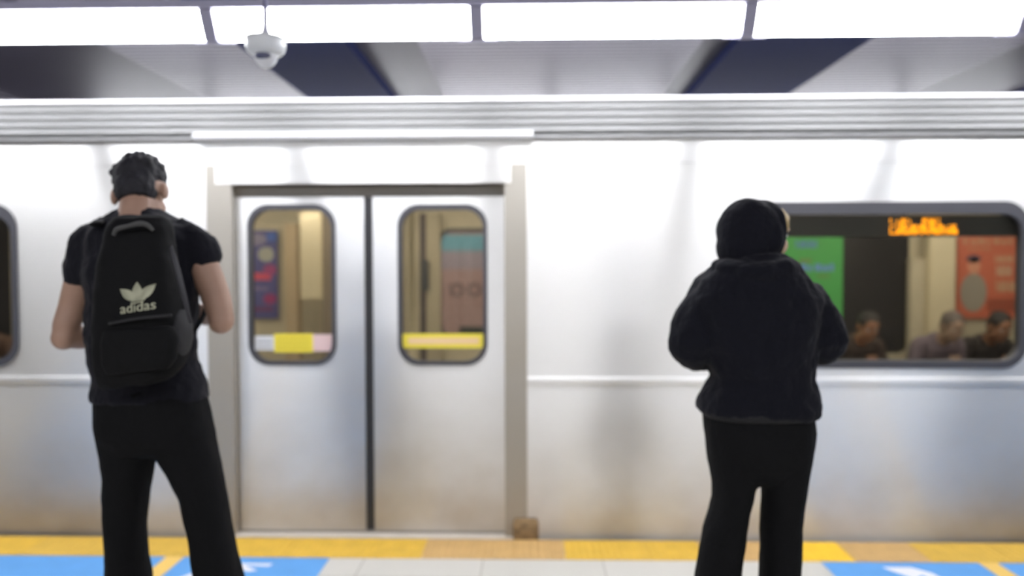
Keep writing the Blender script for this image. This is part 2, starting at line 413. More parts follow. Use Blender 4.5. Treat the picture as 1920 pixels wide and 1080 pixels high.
# cant rail plate leaning back a little, and a small joint line under it
bm = bmesh.new(); prism_x(bm, [(D, z_head + .003), (D + .012, z_cant), (D + .06, z_cant), (D + .06, z_head + .003)], XL, XR)
obj('cant_rail', bm, M_STEEL, train)
bm = bmesh.new(); prism_x(bm, [(D + .02, z_cant + .002), (D - .012, z_cant + .004), (D - .020, z_cant + .014), (D - .012, z_cant + .026), (D + .02, z_cant + .03)], XL, XR)
obj('rain_gutter', bm, M_ROOF, train, True)
g0, g1 = at(368, 258, D).x, at(1000, 258, D).x
bm = bmesh.new(); prism_x(bm, [(D - .018, z_cant + .006), (D - .045, z_cant + .012), (D - .052, z_cant + .026), (D - .045, z_cant + .038), (D + .0, z_cant + .050)], g0, g1)
obj('door_drip_gutter', bm, mat('lamp_highlight_steel', (.85, .85, .87), .35, .3), train)  # near-white colour paints in the lamp reflection along the gutter
# fluted fairing under the roof
prof = []; nrib = 5; z0 = z_cant + .032; dz = (z_flut1 - z0) / nrib
for i in range(nrib):
    for k_ in range(7):
        t_ = k_ / 6
        prof.append((D + .004 + .006 * i - .016 * math.sin(PI * t_) ** .7, z0 + dz * (i + .10 + .80 * t_)))
prof += [(D + .06, z_flut1), (D + .55, z_flut1 + .05), (D + 1.45, z_flut1 + .10), (D + 2.35, z_flut1 + .05), (D + 2.85, z0), (D + 2.80, z0), (D + .08, z0)]
bm = bmesh.new(); prism_x(bm, prof, XL, XR)
bmesh.ops.recalc_face_normals(bm, faces=bm.faces[:])
obj('fluted_roof', bm, M_ROOF, train)
bm = bmesh.new(); prism_x(bm, [(D + .016, z_flut1 - .026), (D + .006, z_flut1 - .022), (D + .006, z_flut1 - .008), (D + .06, z_flut1 - .002), (D + .06, z_flut1 - .026)], XL, XR)
bmesh.ops.recalc_face_normals(bm, faces=bm.faces[:])
obj('roof_edge_highlight', bm, MATS['lamp_highlight_steel'], train)  # pale strip added to paint a highlight along the roof's top edge
# door surround
boxo('door_post', dl + .001, ol, D - .004, D + .04, ZB, z_head + .001, M_JAMB, train)
boxo('door_post', orr, dr - .001, D - .004, D + .04, ZB, z_head + .001, M_JAMB, train)
bm = bmesh.new(); box(bm, at(404, 330, D).x, at(958, 330, D).x, D - .007, D + .05, z_open, z_head + .002)
hd = obj('door_header', bm, M_STEEL, train)
boxo('header_vent', at(772, 322, D).x, at(812, 322, D).x, D - .010, D - .0072, at(790, 326, D).z, at(790, 317, D).z, mat('vent_grey', (.45, .45, .45), .5), hd)
DY = D + .045
zt, zs = at(690, 369, DY).z, at(690, 994, DY).z
boxo('header_shadow_plate', ol - .02, orr + .02, DY + .045, DY + .10, zt - .05, z_open + .05, M_SEAM, train)  # brown-grey plate paints in the shadow under the header
mid0, mid1 = at(684, 600, DY).x, at(700, 600, DY).x
WARN_L, WARN_R = [], []
for nm, a, b, wpx in (('left', ol - .02, mid0, (466, 629, 384, 684)), ('right', mid1, orr + .02, (747, 913, 384, 684))):
    w0, w1, wz0, wz1 = pxrect(*wpx, DY)
    door = plate('door_leaf', [rect(a, b, zs, zt), rrect(w0, w1, wz0, wz1, .12)], DY, .035, M_DOOR, train)
    gk = plate('window_gasket', [rrect(w0 - .003, w1 + .003, wz0 - .003, wz1 + .003, .12), rrect(w0 + .020, w1 - .020, wz0 + .020, wz1 - .032 + .005, .105)], DY - .008, .044, M_GASKET, door)
    plate('window_pane', [rrect(w0 + .012, w1 - .012, wz0 + .012, wz1 - .012, .11)], DY + .012, .005, M_GLASS, door)
    boxo('door_edge_rubber', *( (mid0 + .0005, (mid0 + mid1) / 2) if nm == 'left' else ((mid0 + mid1) / 2, mid1 - .0005)), DY + .004, DY + .03, zs, zt, M_RUBBER, door)
    # warning sticker on the pane
    bm = bmesh.new()
    ys, ye = DY + .0085, DY + .0115
    if nm == 'left':
        sx = [at(u, 642, DY).x for u in (477, 513, 586, 625)]
        za, zc = at(550, 661, DY).z, at(550, 626, DY).z
        box(bm, sx[0], sx[1], ys, ye, za + .012, zc - .012, 0); box(bm, sx[1], sx[2], ys, ye, za, zc, 1); box(bm, sx[2], sx[3], ys, ye, za + .006, zc - .004, 2)
        for q_ in range(2): box(bm, sx[0] + .008, sx[1] - .01, ys - .001, ys - .0002, za + .028 + .028 * q_, za + .036 + .028 * q_, 3)
        for q_ in range(3): box(bm, sx[1] + .015, sx[2] - .02, ys - .001, ys - .0002, za + .022 + .028 * q_, za + .028 + .028 * q_, 4)
    else:
        sx = [at(u, 642, DY).x for u in (752, 765, 898, 909)]
        za, zc = at(830, 653, DY).z, at(830, 626, DY).z
        box(bm, sx[0], sx[3], ys, ye, za, zc, 1)
        box(bm, sx[1], sx[2], ys - .001, ys - .0002, za + .022, zc - .022, 5)
    obj('sticker', bm, [mat('sticker_white', (.72, .72, .72), .5), mat('sticker_yellow', (.85, .70, .06), .5), mat('sticker_pink', (.76, .55, .53), .5),
                        mat('sticker_grey', (.30, .30, .30), .5), mat('sticker_print', (.60, .45, .05), .5), mat('sticker_cream', (.85, .60, .32), .5)], door)
# sill
boxo('door_sill', dl + .08, dr - .03, D - .03, DY + .09, -.035, .006, mat('sill_metal', (.70, .64, .55), .4, .2, noise_amt=.1), train)
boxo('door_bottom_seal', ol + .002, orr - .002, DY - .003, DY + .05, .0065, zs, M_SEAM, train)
# ochre bumper block at the foot of the door post
p0, p1 = at(962, 990, D), at(1010, 990, D)
bm = bmesh.new(); prism_x(bm, [(D - .005, -.02), (D - .038, -.02), (D - .038, .03), (D - .028, .085), (D - .005, .12)], p0.x, p1.x)
bmesh.ops.recalc_face_normals(bm, faces=bm.faces[:])
bmesh.ops.bevel(bm, geom=bm.edges[:], offset=.008, segments=2, affect='EDGES')
obj('step_bumper', bm, mat('ochre_rust', (.26, .17, .08), .8, noise_amt=.4, noise_scale=25), train)
# side windows
for (a, b, c0, c1) in ((wl0, wl1, wlz0, wlz1), (wr0, wr1, wrz0, wrz1)):
    fr = plate('side_window', [rrect(a - .002, b + .002, c0 - .002, c1 + .002, .13), rrect(a + .03, b - .03, c0 + .04, c1 - .065, .10)], D - .006, .06, M_GASKET, train)
    plate('window_pane', [rrect(a + .02, b - .02, c0 + .02, c1 - .02, .11)], D + .02, .005, M_GLASS, fr)
# interior shell
YF = 6.86
boxo('cabin_floor', XL, XR, D + .15, YF + .05, -.06, 0, mat('cabin_floor_grey', (.16, .15, .14), .5), train)
boxo('cabin_ceiling', XL, XR, D + .08, YF + .05, 2.13, 2.16, M_CREAM, train)
def px_far(u0, u1, v0, v1, Y=YF): return pxrect(u0, u1, v0, v1, Y)
fw = [px_far(1180, 1704, 395, 662), px_far(826, 1006, 432, 630), px_far(1925, 2000, 395, 662), px_far(-50, 20, 395, 662)]
plate('far_side_wall', [rect(XL, XR, -.05, 2.13)] + [rrect(*f, .10) for f in fw], YF, .04, M_BEIGE, train)
plate('far_window', [rrect(*fw[0], .10)], YF + .01, .008, mat('dark_far_glass', (.03, .03, .032), .12), train)
plate('far_window', [rrect(*fw[2], .10)], YF + .01, .008, MATS['dark_far_glass'], train)
plate('far_window', [rrect(*fw[3], .10)], YF + .01, .008, MATS['dark_far_glass'], train)
plate('far_window', [rrect(*fw[1], .10)], YF + .01, .006, glass('far_glass', (.75, .75, .75)), train)
f = fw[1]
plate('far_window_gasket', [rrect(f[0] - .01, f[1] + .01, f[2] - .01, f[3] + .02, .11), rrect(f[0] + .01, f[1] - .01, f[2] + .01, f[3] - .02, .10)], YF - .012, .02, M_GASKET, train)
# doorway pillars and draught screens seen through the glass
def px_box(name, u0, u1, v0, v1, Y, t, m, bev=0):
    a, b, c_, d_ = pxrect(u0, u1, v0, v1, Y); return boxo(name, a, b, Y, Y + t, c_, d_, m, train, bev)
px_box('draught_screen', 562, 602, 398, 562, 6.2, .05, M_BEIGE_L, .01)
px_box('door_pillar', 606, 640, 398, 800, 6.6, .12, mat('brown_grey_pillar', (.24, .20, .15), .6))
px_box('door_pillar', 535, 558, 420, 800, 6.6, .12, mat('tan_pillar', (.42, .33, .21), .6))
px_box('far_door_seam', 788, 802, 400, 900, YF - .03, .02, mat('seam_dark', (.10, .085, .085), .6))
px_box('door_pillar', 800, 826, 400, 900, YF - .10, .08, mat('olive_beige_pillar', (.36, .32, .23), .6))
px_box('door_pillar', 742, 753, 390, 900, YF - .10, .08, MATS['brown_grey_pillar'])
px_box('door_pillar', 1740, 1790, 440, 900, YF - .16, .14, M_BEIGE_L, .01)
px_box('door_pillar', 1705, 1739, 486, 900, YF - .10, .08, M_BEIGE, .01)
px_box('handle_fitting', 789, 803, 487, 545, YF - .14, .03, mat('fitting_dark', (.05, .055, .06), .5), .005)
for u in (772,):
    bm = bmesh.new(); p = at(u, 500, 5.5); lathe(bm, [(.022, 0), (.022, 2.13)], (p.x, 5.5, 0), 16); obj('grab_pole', bm, mat('pole_metal', (.62, .56, .40), .3, .6), train, True)
M_CABL = mat('cabin_light', (1.0, .93, .82), .5, emit=14)
for i, y in enumerate((4.95, 6.05)):
    for j in range(4):
        boxo('cabin_lamp', -4.6 + j * 2.35, -2.5 + j * 2.35, y - .07, y + .07, 2.09, 2.129, M_CABL, train)
boxo('bench_seat', at(1600, 700, 6.4).x, XR, 6.30, 6.83, .28, .45, mat('bench_plastic', (.20, .22, .20), .5), train, .02)
boxo('bench_back', at(1856, 600, 6.83).x, XR, 6.76, 6.83, .62, at(1890, 598, 6.8).z, mat('bench_back_cream', (.50, .45, .32), .5), train, .02)
# destination display just inside the right-hand window
sd0, sd1, sdz0, sdz1 = pxrect(1440, 1925, 404, 443, D + .07)
disp = boxo('destination_display', sd0, sd1, D + .075, D + .16, sdz0, sdz1, mat('display_case', (.09, .10, .105), .4), train)
M_LED = mat('amber_led', (1.0, .36, .005), .5, emit=3.0)
bm = bmesh.new()
pit = .0088
l0, l1, lz0, lz1 = pxrect(1669, 1799, 408, 439, D + .07)
ncol = int((l1 - l0) / pit); nrow = int((lz1 - lz0) / pit)
random.seed(3)
for i in range(ncol):
    t_ = i / ncol
    hgt = 1.0 if (t_ < .30 or .46 < t_ < .72) else .62
    for j in range(nrow):
        h = (j + .5) / nrow
        if h > hgt or (t_ < .1 and not (i % 4 == 0 or j % 5 == 0)): continue
        if i % 6 == 5 and h > .25 or random.random() < .22: continue
        x = l0 + i * pit; z = lz0 + j * pit
        box(bm, x, x + .0068, D + .0715, D + .0745, z, z + .0068)
obj('amber_lettering', bm, M_LED, disp)

# ------------------------------------------------------------------ posters
def poster(name, label, px, Y, base, items, emit=0):
    a, b, c_, d_ = pxrect(*px, Y)
    t = thing(name, label, 'poster', ((a + b) / 2, Y, c_))
    boxo('poster_sheet', a, b, Y, Y + .006, c_, d_, mat('sheet_' + base, base, .5, emit=emit), t)
    for nm, kind, u0, u1, v0, v1, colr in items:
        x0, x1, za, zc = pxrect(u0, u1, v0, v1, Y)
        m = mat('print_' + colr, colr, .5, emit=emit)
        if kind == 'r': boxo(nm, x0, x1, Y - .002, Y - .0003, za, zc, m, t)
        elif kind == 'e':
            pts = [((x0 + x1) / 2 + (x1 - x0) / 2 * math.cos(2 * PI * i / 24), (za + zc) / 2 + (zc - za) / 2 * math.sin(2 * PI * i / 24)) for i in range(24)]
            plate(nm, [pts], Y - .0025, .002, m, t)
        else:
            bm = bmesh.new(); n = 7
            for i in range(n):       # a line of short blocks, lettering too small to read
                wd = (x1 - x0) / n
                box(bm, x0 + i * wd, x0 + i * wd + wd * (.8 if i % 3 else .55), Y - .002, Y - .0003, za, zc - (zc - za) * (.25 if i % 2 else 0))
            obj(nm, bm, m, t)
    return t
poster('advertising_poster', 'blue and purple poster with red marks seen through the nearer door window', (440, 521, 432, 597), YF - .03, '54568C',
       [('pale_caption', 'e', 462, 500, 438, 460, '8B86A0'), ('pale_disc', 'e', 484, 514, 463, 491, 'A8AAA0'), ('blue_block', 'r', 500, 520, 436, 452, '4668B4'),
        ('red_bar', 'r', 450, 508, 512, 525, 'D0546A'), ('red_patch', 'e', 494, 519, 496, 516, 'A0487C'), ('pale_line', 't', 468, 505, 538, 544, '9088A8'),
        ('magenta_patch', 'e', 494, 519, 551, 570, '9A3A70'), ('violet_band', 'r', 444, 512, 575, 584, '6A3C68')])
poster('advertising_poster', 'green poster with blue lettering in the train window beside the hood', (1440, 1580, 433, 640), YF - .03, '4CA856',
       [('blue_caption', 't', 1492, 1534, 450, 465, '5C8CB8'), ('blue_headline', 't', 1474, 1569, 495, 508, '6C94D4'), ('brown_line', 't', 1498, 1522, 485, 492, '7C7A50'),
        ('brown_line', 't', 1532, 1556, 514, 521, '6C8A50')])
poster('advertising_poster', 'orange red poster showing a figure in grey and pale lettering, right window', (1794, 1960, 444, 597), YF - .03, 'C86E54',
       [('pale_heading', 't', 1806, 1905, 448, 458, 'C49878'), ('pale_subheading', 't', 1815, 1860, 463, 469, 'C08A68'), ('grey_clothing', 'e', 1800, 1850, 512, 585, '9A9488'),
        ('face', 'e', 1814, 1838, 483, 515, 'D8987C'), ('dark_hair', 'e', 1812, 1839, 478, 493, '54485A'), ('pale_lettering', 't', 1866, 1902, 478, 492, 'C8A484'),
        ('pale_lettering', 't', 1868, 1898, 497, 517, 'CCB094'), ('pale_lettering', 't', 1868, 1908, 525, 547, 'C4A484'), ('brown_band', 'r', 1850, 1920, 560, 585, 'A05440')])
t = poster('backlit_billboard', 'pink and teal billboard with dark OOP lettering seen beyond the train', (800, 1030, 400, 640), 9.48, 'A8887C',
           [('teal_band', 'r', 800, 1030, 440, 470, '6E9EA2'), ('grey_band', 'r', 800, 1030, 470, 505, '9C8C8C'), ('dark_foot', 'r', 862, 1030, 612, 640, '3A4038')], emit=.75)
t['category'] = 'billboard'
t.name = 'backlit_billboard'
me = text_mesh('OOP', .235, .002, 1.28); p = at(884, 545, 9.47); me.transform(Matrix.Translation((p.x, 9.47, p.z)))
link('dark_lettering', me, mat('lettering_brown', '5C4C50', .5), t)

# ------------------------------------------------------------------ people: building blocks
def transport(pts):
    """frames along a path: list of (side, up) per point"""
    out = []; ref = None
    for i, p in enumerate(pts):
        a = pts[max(0, i - 1)]; b = pts[min(len(pts) - 1, i + 1)]
        t = (b - a).normalized()
        if ref is None: ref = Vector((1, 0, 0)) if abs(t.x) < .8 else Vector((0, 1, 0))
        s = (ref - t * ref.dot(t)).normalized(); ref = s
        out.append((s, t.cross(s)))
    return out
def loft(bm, rings, cap=True):
    vs = [[bm.verts.new(p) for p in r] for r in rings]; n = len(rings[0])
    for a, b in zip(vs, vs[1:]):
        for i in range(n): bm.faces.new((a[i], a[(i + 1) % n], b[(i + 1) % n], b[i]))
    if cap: bm.faces.new(vs[0][::-1]); bm.faces.new(vs[-1])
def tube(bm, pts, rad, n=18, flat=1.0):
    pts = [Vector(p) for p in pts]
    P, R = [], []
    for i in range(len(pts) - 1):           # Catmull-Rom resample for a smooth limb
        p0, p1, p2, p3 = pts[max(i - 1, 0)], pts[i], pts[i + 1], pts[min(i + 2, len(pts) - 1)]
        for k_ in range(5):
            t = k_ / 5
            P.append(.5 * ((2 * p1) + (p2 - p0) * t + (2 * p0 - 5 * p1 + 4 * p2 - p3) * t * t + (3 * p1 - p0 - 3 * p2 + p3) * t ** 3))
            s = t * t * (3 - 2 * t); R.append(rad[i] * (1 - s) + rad[i + 1] * s)
    P.append(pts[-1]); R.append(rad[-1])
    fr = transport(P); rings = []
    for p, r, (s, u) in zip(P, R, fr):
        rings.append([p + (s * math.cos(2 * PI * i / n) + u * math.sin(2 * PI * i / n) * flat) * r for i in range(n)])
    loft(bm, rings)
def ell(bm, c, r, rot=None, seg=20):
    M = Matrix.Translation(Vector(c)) @ (rot.to_4x4() if rot else Matrix.Identity(4)) @ Matrix.Diagonal((*r, 1))
    bmesh.ops.create_uvsphere(bm, u_segments=seg, v_segments=seg // 2 + 2, radius=1, matrix=M)
def rows(bm, Y, data, n=32, e=2.4):
    """upright loft: rows of (v, u_left, u_right, depth, y_offset) read off at distance Y"""
    data = [d if len(d) == 5 else (*d, 0) for d in data]
    rings = []
    for v, ul, ur, dp, dy in data:
        a, b = at(ul, v, Y), at(ur, v, Y); cx, z, hw = (a.x + b.x) / 2, (a.z + b.z) / 2, (b.x - a.x) / 2
        ring = []
        for i in range(n):
            t = 2 * PI * i / n; ct, st = math.cos(t), math.sin(t)
            x = math.copysign(abs(ct) ** (2 / e), ct); y = math.copysign(abs(st) ** (2 / e), st)
            ring.append(Vector((cx + x * hw, Y + dy + y * dp / 2, z + (b.z - a.z) / 2 * x)))
        rings.append(ring)
    loft(bm, rings)
def fuse(bm, voxel=.007, smooth=4):
    """melt overlapping volumes into one continuous surface"""
    bmesh.ops.recalc_face_normals(bm, faces=bm.faces[:])
    me = bpy.data.meshes.new('tmp'); bm.to_mesh(me); bm.free()
    o = bpy.data.objects.new('tmp', me); col.objects.link(o)
    r = o.modifiers.new('r', 'REMESH'); r.mode = 'VOXEL'; r.voxel_size = voxel
    s = o.modifiers.new('s', 'SMOOTH'); s.iterations = smooth; s.factor = .6
    out = bpy.data.meshes.new_from_object(o.evaluated_get(bpy.context.evaluated_depsgraph_get()))
    bpy.data.objects.remove(o); bpy.data.meshes.remove(me)
    return out
def wrinkle(me, amp, scale=(9, 9, 9), seed=0, z0=None, z1=None):
    off = Vector((seed * 3.1, seed * 7.7, seed * 1.3))
    nrm = [v.normal.copy() for v in me.vertices]
    for v, n in zip(me.vertices, nrm):
        p = Vector((v.co.x * scale[0], v.co.y * scale[1], v.co.z * scale[2])) + off
        k_ = noise.fractal(p, 1.0, 2.0, 3)
        v.co += n * (amp * k_)
def part(name, bm, m, parent, voxel=.007, smooth=4, amp=0, scale=(9, 9, 9), seed=0):
    me = fuse(bm, voxel, smooth)
    if amp: wrinkle(me, amp, scale, seed)
    me.materials.clear()
    return link(name, me, m, parent, True)

def head_solid(bm, c, R, s=1.0):
    def E(x, y, z, rx, ry, rz): ell(bm, Vector(c) + R @ Vector((x, y, z)) * s, (rx * s, ry * s, rz * s), R)
    E(0, -.012, .03, .074, .093, .088); E(0, .03, -.045, .054, .060, .062); E(0, .062, -.088, .026, .022, .020)
    E(0, .03, .045, .066, .062, .060)
    E(0, .101, -.008, .013, .016, .012); E(0, .092, .012, .009, .013, .026)
    for q_ in (-1, 1):
        E(q_ * .012, .094, -.012, .008, .010, .007); E(q_ * .036, .055, -.02, .026, .028, .032)
        E(q_ * .032, .074, .034, .022, .014, .009); E(q_ * .081, -.010, -.002, .011, .020, .033)
        E(q_ * .045, .01, -.055, .018, .045, .03)
    E(0, .084, -.041, .022, .011, .006); E(0, .082, -.053, .019, .011, .007)
def eyes(c, R, parent, s=1.0):
    for q_ in (-1, 1):
        bm = bmesh.new(); ell(bm, Vector(c) + R @ Vector((q_ * .030, .074, .014)) * s, (.0125 * s, .0125 * s, .010 * s), R, 16)
        for f in bm.faces: f.material_index = 0
        n0 = len(bm.faces)
        ell(bm, Vector(c) + R @ Vector((q_ * .030, .0835, .014)) * s, (.005 * s, .004 * s, .005 * s), R, 12)
        bm.faces.ensure_lookup_table()
        for f in bm.faces[n0:]: f.material_index = 1
        obj('eye', bm, [M_EYE, M_IRIS], parent, True)
def hand(bm, wrist, fwd, palm_n, side, s=1.0):
    """palm, four unequal bent fingers and a thumb rooted on the side of the palm"""
    f = Vector(fwd).normalized(); n = Vector(palm_n); n = (n - f * n.dot(f)).normalized(); l = n.cross(f) * side
    w_ = Vector(wrist)
    tube(bm, [w_ - f * .01, w_ + f * .045 * s, w_ + f * .09 * s], [.026 * s, .037 * s, .036 * s], 16, .48) if False else None
    for q_ in (-.026, -.009, .009, .026):
        tube(bm, [w_, w_ + f * .045 * s + l * q_ * s * .9, w_ + f * .085 * s + l * q_ * s], [.020 * s, .014 * s, .0105 * s], 12)
    for q_, ln in ((-.028, .062), (-.0095, .074), (.0095, .070), (.028, .055)):
        r0 = w_ + f * .085 * s + l * q_ * s
        d1 = (f * .85 + n * .5).normalized(); d2 = (f * .25 + n * .95).normalized(); d3 = (f * -.35 + n * .9).normalized()
        p1 = r0 + d1 * ln * .45 * s; p2 = p1 + d2 * ln * .32 * s; p3 = p2 + d3 * ln * .25 * s
        tube(bm, [r0, p1, p2, p3], [.0095 * s, .0085 * s, .0078 * s, .0065 * s], 12)
    r0 = w_ + f * .025 * s - l * .022 * s
    p1 = r0 + (f * .7 - l * .75 + n * .3).normalized() * .036 * s; p2 = p1 + (f * .9 - l * .2 + n * .5).normalized() * .028 * s
    tube(bm, [r0, p1, p2], [.014 * s, .0105 * s, .008 * s], 12)
def shoe(parent, x, y, ang=0, s=1.0):
    R = Matrix.Rotation(ang, 3, 'Z'); b = Vector((x, y, 0))
    bm = bmesh.new()
    for yy, zz, rx, ry, rz in ((-.03, .055, .036, .05, .045), (.03, .065, .038, .06, .05), (.10, .05, .044, .07, .034), (.16, .042, .042, .055, .026)):
        ell(bm, b + R @ Vector((0, yy, zz)) * s, (rx * s, ry * s, rz * s), R)
    for v in bm.verts: v.co.z = max(v.co.z, .018)
    part('shoe', bm, M_SHOE, parent, .006, 3)
    bm = bmesh.new(); out = []
    for t in range(28):
        a = 2 * PI * t / 28; yy = .07 + .15 * math.sin(a); xx = (.040 + .006 * math.sin(a)) * math.cos(a); out.append((xx, yy))
    vs = [bm.verts.new(b + R @ Vector((x_, y_, .0005)) * s) for x_, y_ in out]; vt = [bm.verts.new(b + R @ Vector((x_, y_, .026)) * s) for x_, y_ in out]
    bm.faces.new(vs); bm.faces.new(vt[::-1])
    for i in range(28): bm.faces.new((vs[i], vt[i], vt[(i + 1) % 28], vs[(i + 1) % 28]))
    bmesh.ops.recalc_face_normals(bm, faces=bm.faces[:])
    obj('shoe_sole', bm, M_SOLE, parent)

# ------------------------------------------------------------------ the man with the backpack
YM = 2.456
man = thing('person', 'person in black t-shirt and trousers seen from behind, wearing a black backpack, head bowed', 'person', (at(320, 1300, YM).x, YM, 0))
def A(u, v, dy=0): return at(u, v, YM) + Vector((0, dy, 0))
hc = A(254, 364, .035)
HR = (Matrix.Rotation(math.radians(-8), 3, 'Y') @ Matrix.Rotation(math.radians(10), 3, 'Z') @ Matrix.Rotation(math.radians(-28), 3, 'X'))
bm = bmesh.new()
head_solid(bm, hc, HR, 1.0)
tube(bm, [A(263, 420, -.02), A(262, 395, -.015), A(258, 368, .01)], [.075, .057, .054], 20)
rows(bm, YM, [(400, 225, 300, .11), (418, 205, 335, .15), (445, 180, 365, .18), (500, 178, 360, .20), (600, 182, 348, .19), (700, 190, 360, .18), (790, 195, 375, .19), (830, 205, 385, .17)])
# arms: upper arms hang, forearms go forward in front of the body
Lsh, Lel, Lwr = A(172, 462), A(130, 627, -.01), A(205, 628, .24)
Rsh, Rel, Rwr = A(366, 462), A(417, 597, -.01), A(340, 605, .24)
tube(bm, [Lsh, A(153, 520), A(137, 575), Lel, A(162, 636, .11), Lwr], [.053, .049, .045, .040, .038, .028])
tube(bm, [Rsh, A(384, 505), A(404, 555), Rel, A(388, 605, .11), Rwr], [.053, .050, .047, .041, .037, .028])
ell(bm, Lel + Vector((-.004, -.012, -.01)), (.040, .04, .040)); ell(bm, Rel + Vector((.004, -.012, -.01)), (.040, .04, .040))
hand(bm, Lwr, (Vector(A(250, 610, .31)) - Lwr), (1, 0, .2), -1)
hand(bm, Rwr, (Vector(A(300, 598, .31)) - Rwr), (-1, 0, .2), 1)
# legs inside the trousers down to the ankles
tube(bm, [A(242, 800), A(237, 985), A(240, 1200), A(245, 1320)], [.07, .046, .040, .034])
tube(bm, [A(338, 800), A(393, 985), A(430, 1200), A(450, 1320)], [.07, .046, .040, .034])
part('body', bm, M_SKIN, man, .0055, 3)
eyes(hc, HR, man)
bm = bmesh.new()
def HE(x, y, z, r): ell(bm, hc + HR @ Vector((x, y, z)), r, HR)
HE(0, -.016, .050, (.083, .096, .083)); HE(0, -.045, -.002, (.068, .064, .070))
random.seed(5)
for i in range(46):
    a = random.uniform(0, 2 * PI); el = random.uniform(.1, 1.35)
    HE(.074 * math.cos(a) * math.cos(el), -.016 + .088 * math.sin(a) * math.cos(el), .052 + .076 * math.sin(el), (random.uniform(.014, .022),) * 3)
for v in bm.verts:
    l = HR.transposed() @ (v.co - hc)
    if l.y > .055 and l.z < .07: v.co = hc + HR @ Vector((l.x, .05, l.z))
    if l.z < .02 and l.y > -.05: v.co = hc + HR @ Vector((max(-.062, min(.062, l.x)), l.y, l.z))
    l = HR.transposed() @ (v.co - hc)
    if l.z < -.052: v.co = hc + HR @ Vector((l.x * .8, l.y, -.052))
part('hair', bm, M_HAIR, man, .0045, 2, .005, (38, 38, 38), 2)
# t-shirt
bm = bmesh.new()
rows(bm, YM, [(387, 234, 294, .125, .0), (396, 222, 304, .135), (408, 200, 330, .16), (424, 178, 366, .20), (450, 160, 384, .235), (500, 160, 380, .25), (560, 165, 368, .25),
              (620, 168, 362, .235), (680, 175, 369, .23), (725, 180, 381, .245), (748, 181, 386, .25)], e=2.3)
tube(bm, [A(205, 425), A(172, 462), A(157, 505), A(149, 534)], [.05, .070, .062, .054])
tube(bm, [A(325, 428), A(364, 458), A(377, 482), A(385, 501)], [.05, .068, .062, .053])
me = fuse(bm, .006, 4); wrinkle(me, .009, (7, 7, 11), 1); wrinkle(me, .004, (24, 24, 18), 4); me.materials.clear()
link('t_shirt', me, M_BLACK_CLOTH, man, True)
# trousers
bm = bmesh.new()
rows(bm, YM, [(722, 186, 378, .22), (745, 182, 384, .24), (780, 184, 390, .255), (815, 190, 399, .255), (840, 196, 404, .22), (852, 215, 396, .14)])
rows(bm, YM, [(790, 187, 292, .22), (830, 192, 289, .20), (880, 198, 283, .185), (930, 201, 275, .17), (985, 204, 269, .16), (1045, 204, 269, .165), (1085, 204, 277, .17), (1200, 200, 286, .18), (1335, 196, 294, .20)], e=2.2)
rows(bm, YM, [(790, 285, 392, .22), (840, 291, 405, .20), (880, 318, 412, .185), (930, 341, 421, .17), (985, 356, 430, .16), (1045, 364, 443, .165), (1085, 371, 453, .17), (1200, 388, 478, .18), (1335, 402, 502, .20)], e=2.2)
part('trousers', bm, M_TROUSER, man, .007, 4, .007, (8, 8, 5), 3)
shoe(man, A(246, 1340).x, YM - .01, math.radians(8)); shoe(man, A(452, 1340).x, YM - .01, math.radians(-14))

# ------------------------------------------------------------------ backpack, worn by him
YB = YM - .205
pack = thing('backpack', 'black backpack with a pale three-leaf emblem and lettering, worn by the bareheaded person', 'backpack', (at(265, 700, YB).x, YB, at(265, 700, YB).z))
bm = bmesh.new()
rows(bm, YB, [(402, 222, 292, .06, .05), (409, 207, 303, .10, .035), (425, 200, 312, .13, .02), (460, 196, 320, .155, .01), (510, 190, 329, .17), (560, 184, 338, .18),
              (610, 182, 346, .185), (655, 184, 349, .185), (690, 187, 343, .17), (708, 191, 332, .15), (719, 200, 316, .12)], e=3.0)
cxp = at(265, 560, YB)
for v in bm.verts:       # the bag sags to one side
    tt = max(0, min(1, (cxp.z - v.co.z) / .28)); v.co.z += (v.co.x - cxp.x) * .14 * tt
bag_me = fuse(bm, .006, 5); wrinkle(bag_me, .006, (8, 8, 8), 6); bag_me.materials.clear()
bag = link('pack_body', bag_me, M_NYLON, pack, True)
bm = bmesh.new()
rows(bm, YB - .075, [(614, 205, 318, .04), (620, 196, 326, .06), (640, 192, 332, .07), (680, 194, 330, .07), (700, 204, 318, .05)], e=3.2)
for v in bm.verts:
    tt = max(0, min(1, (cxp.z - v.co.z) / .28)); v.co.z += (v.co.x - cxp.x) * .14 * tt
part('front_pocket', bm, M_NYLON, pack, .006, 4, .004, (9, 9, 9), 8)
bm = bmesh.new(); a, b = at(204, 607, YB - .10), at(322, 591, YB - .10)
tube(bm, [a, (a + b) / 2 + Vector((0, -.012, .004)), b], [.004, .004, .004], 8); obj('zip', bm, M_STRAP, pack, True)
# side pocket with a mesh bulge
bm = bmesh.new(); ell(bm, at(341, 625, YB), (.026, .06, .075)); part('side_pocket', bm, M_STRAP, pack, .006, 3, .003, (15, 15, 15), 2)
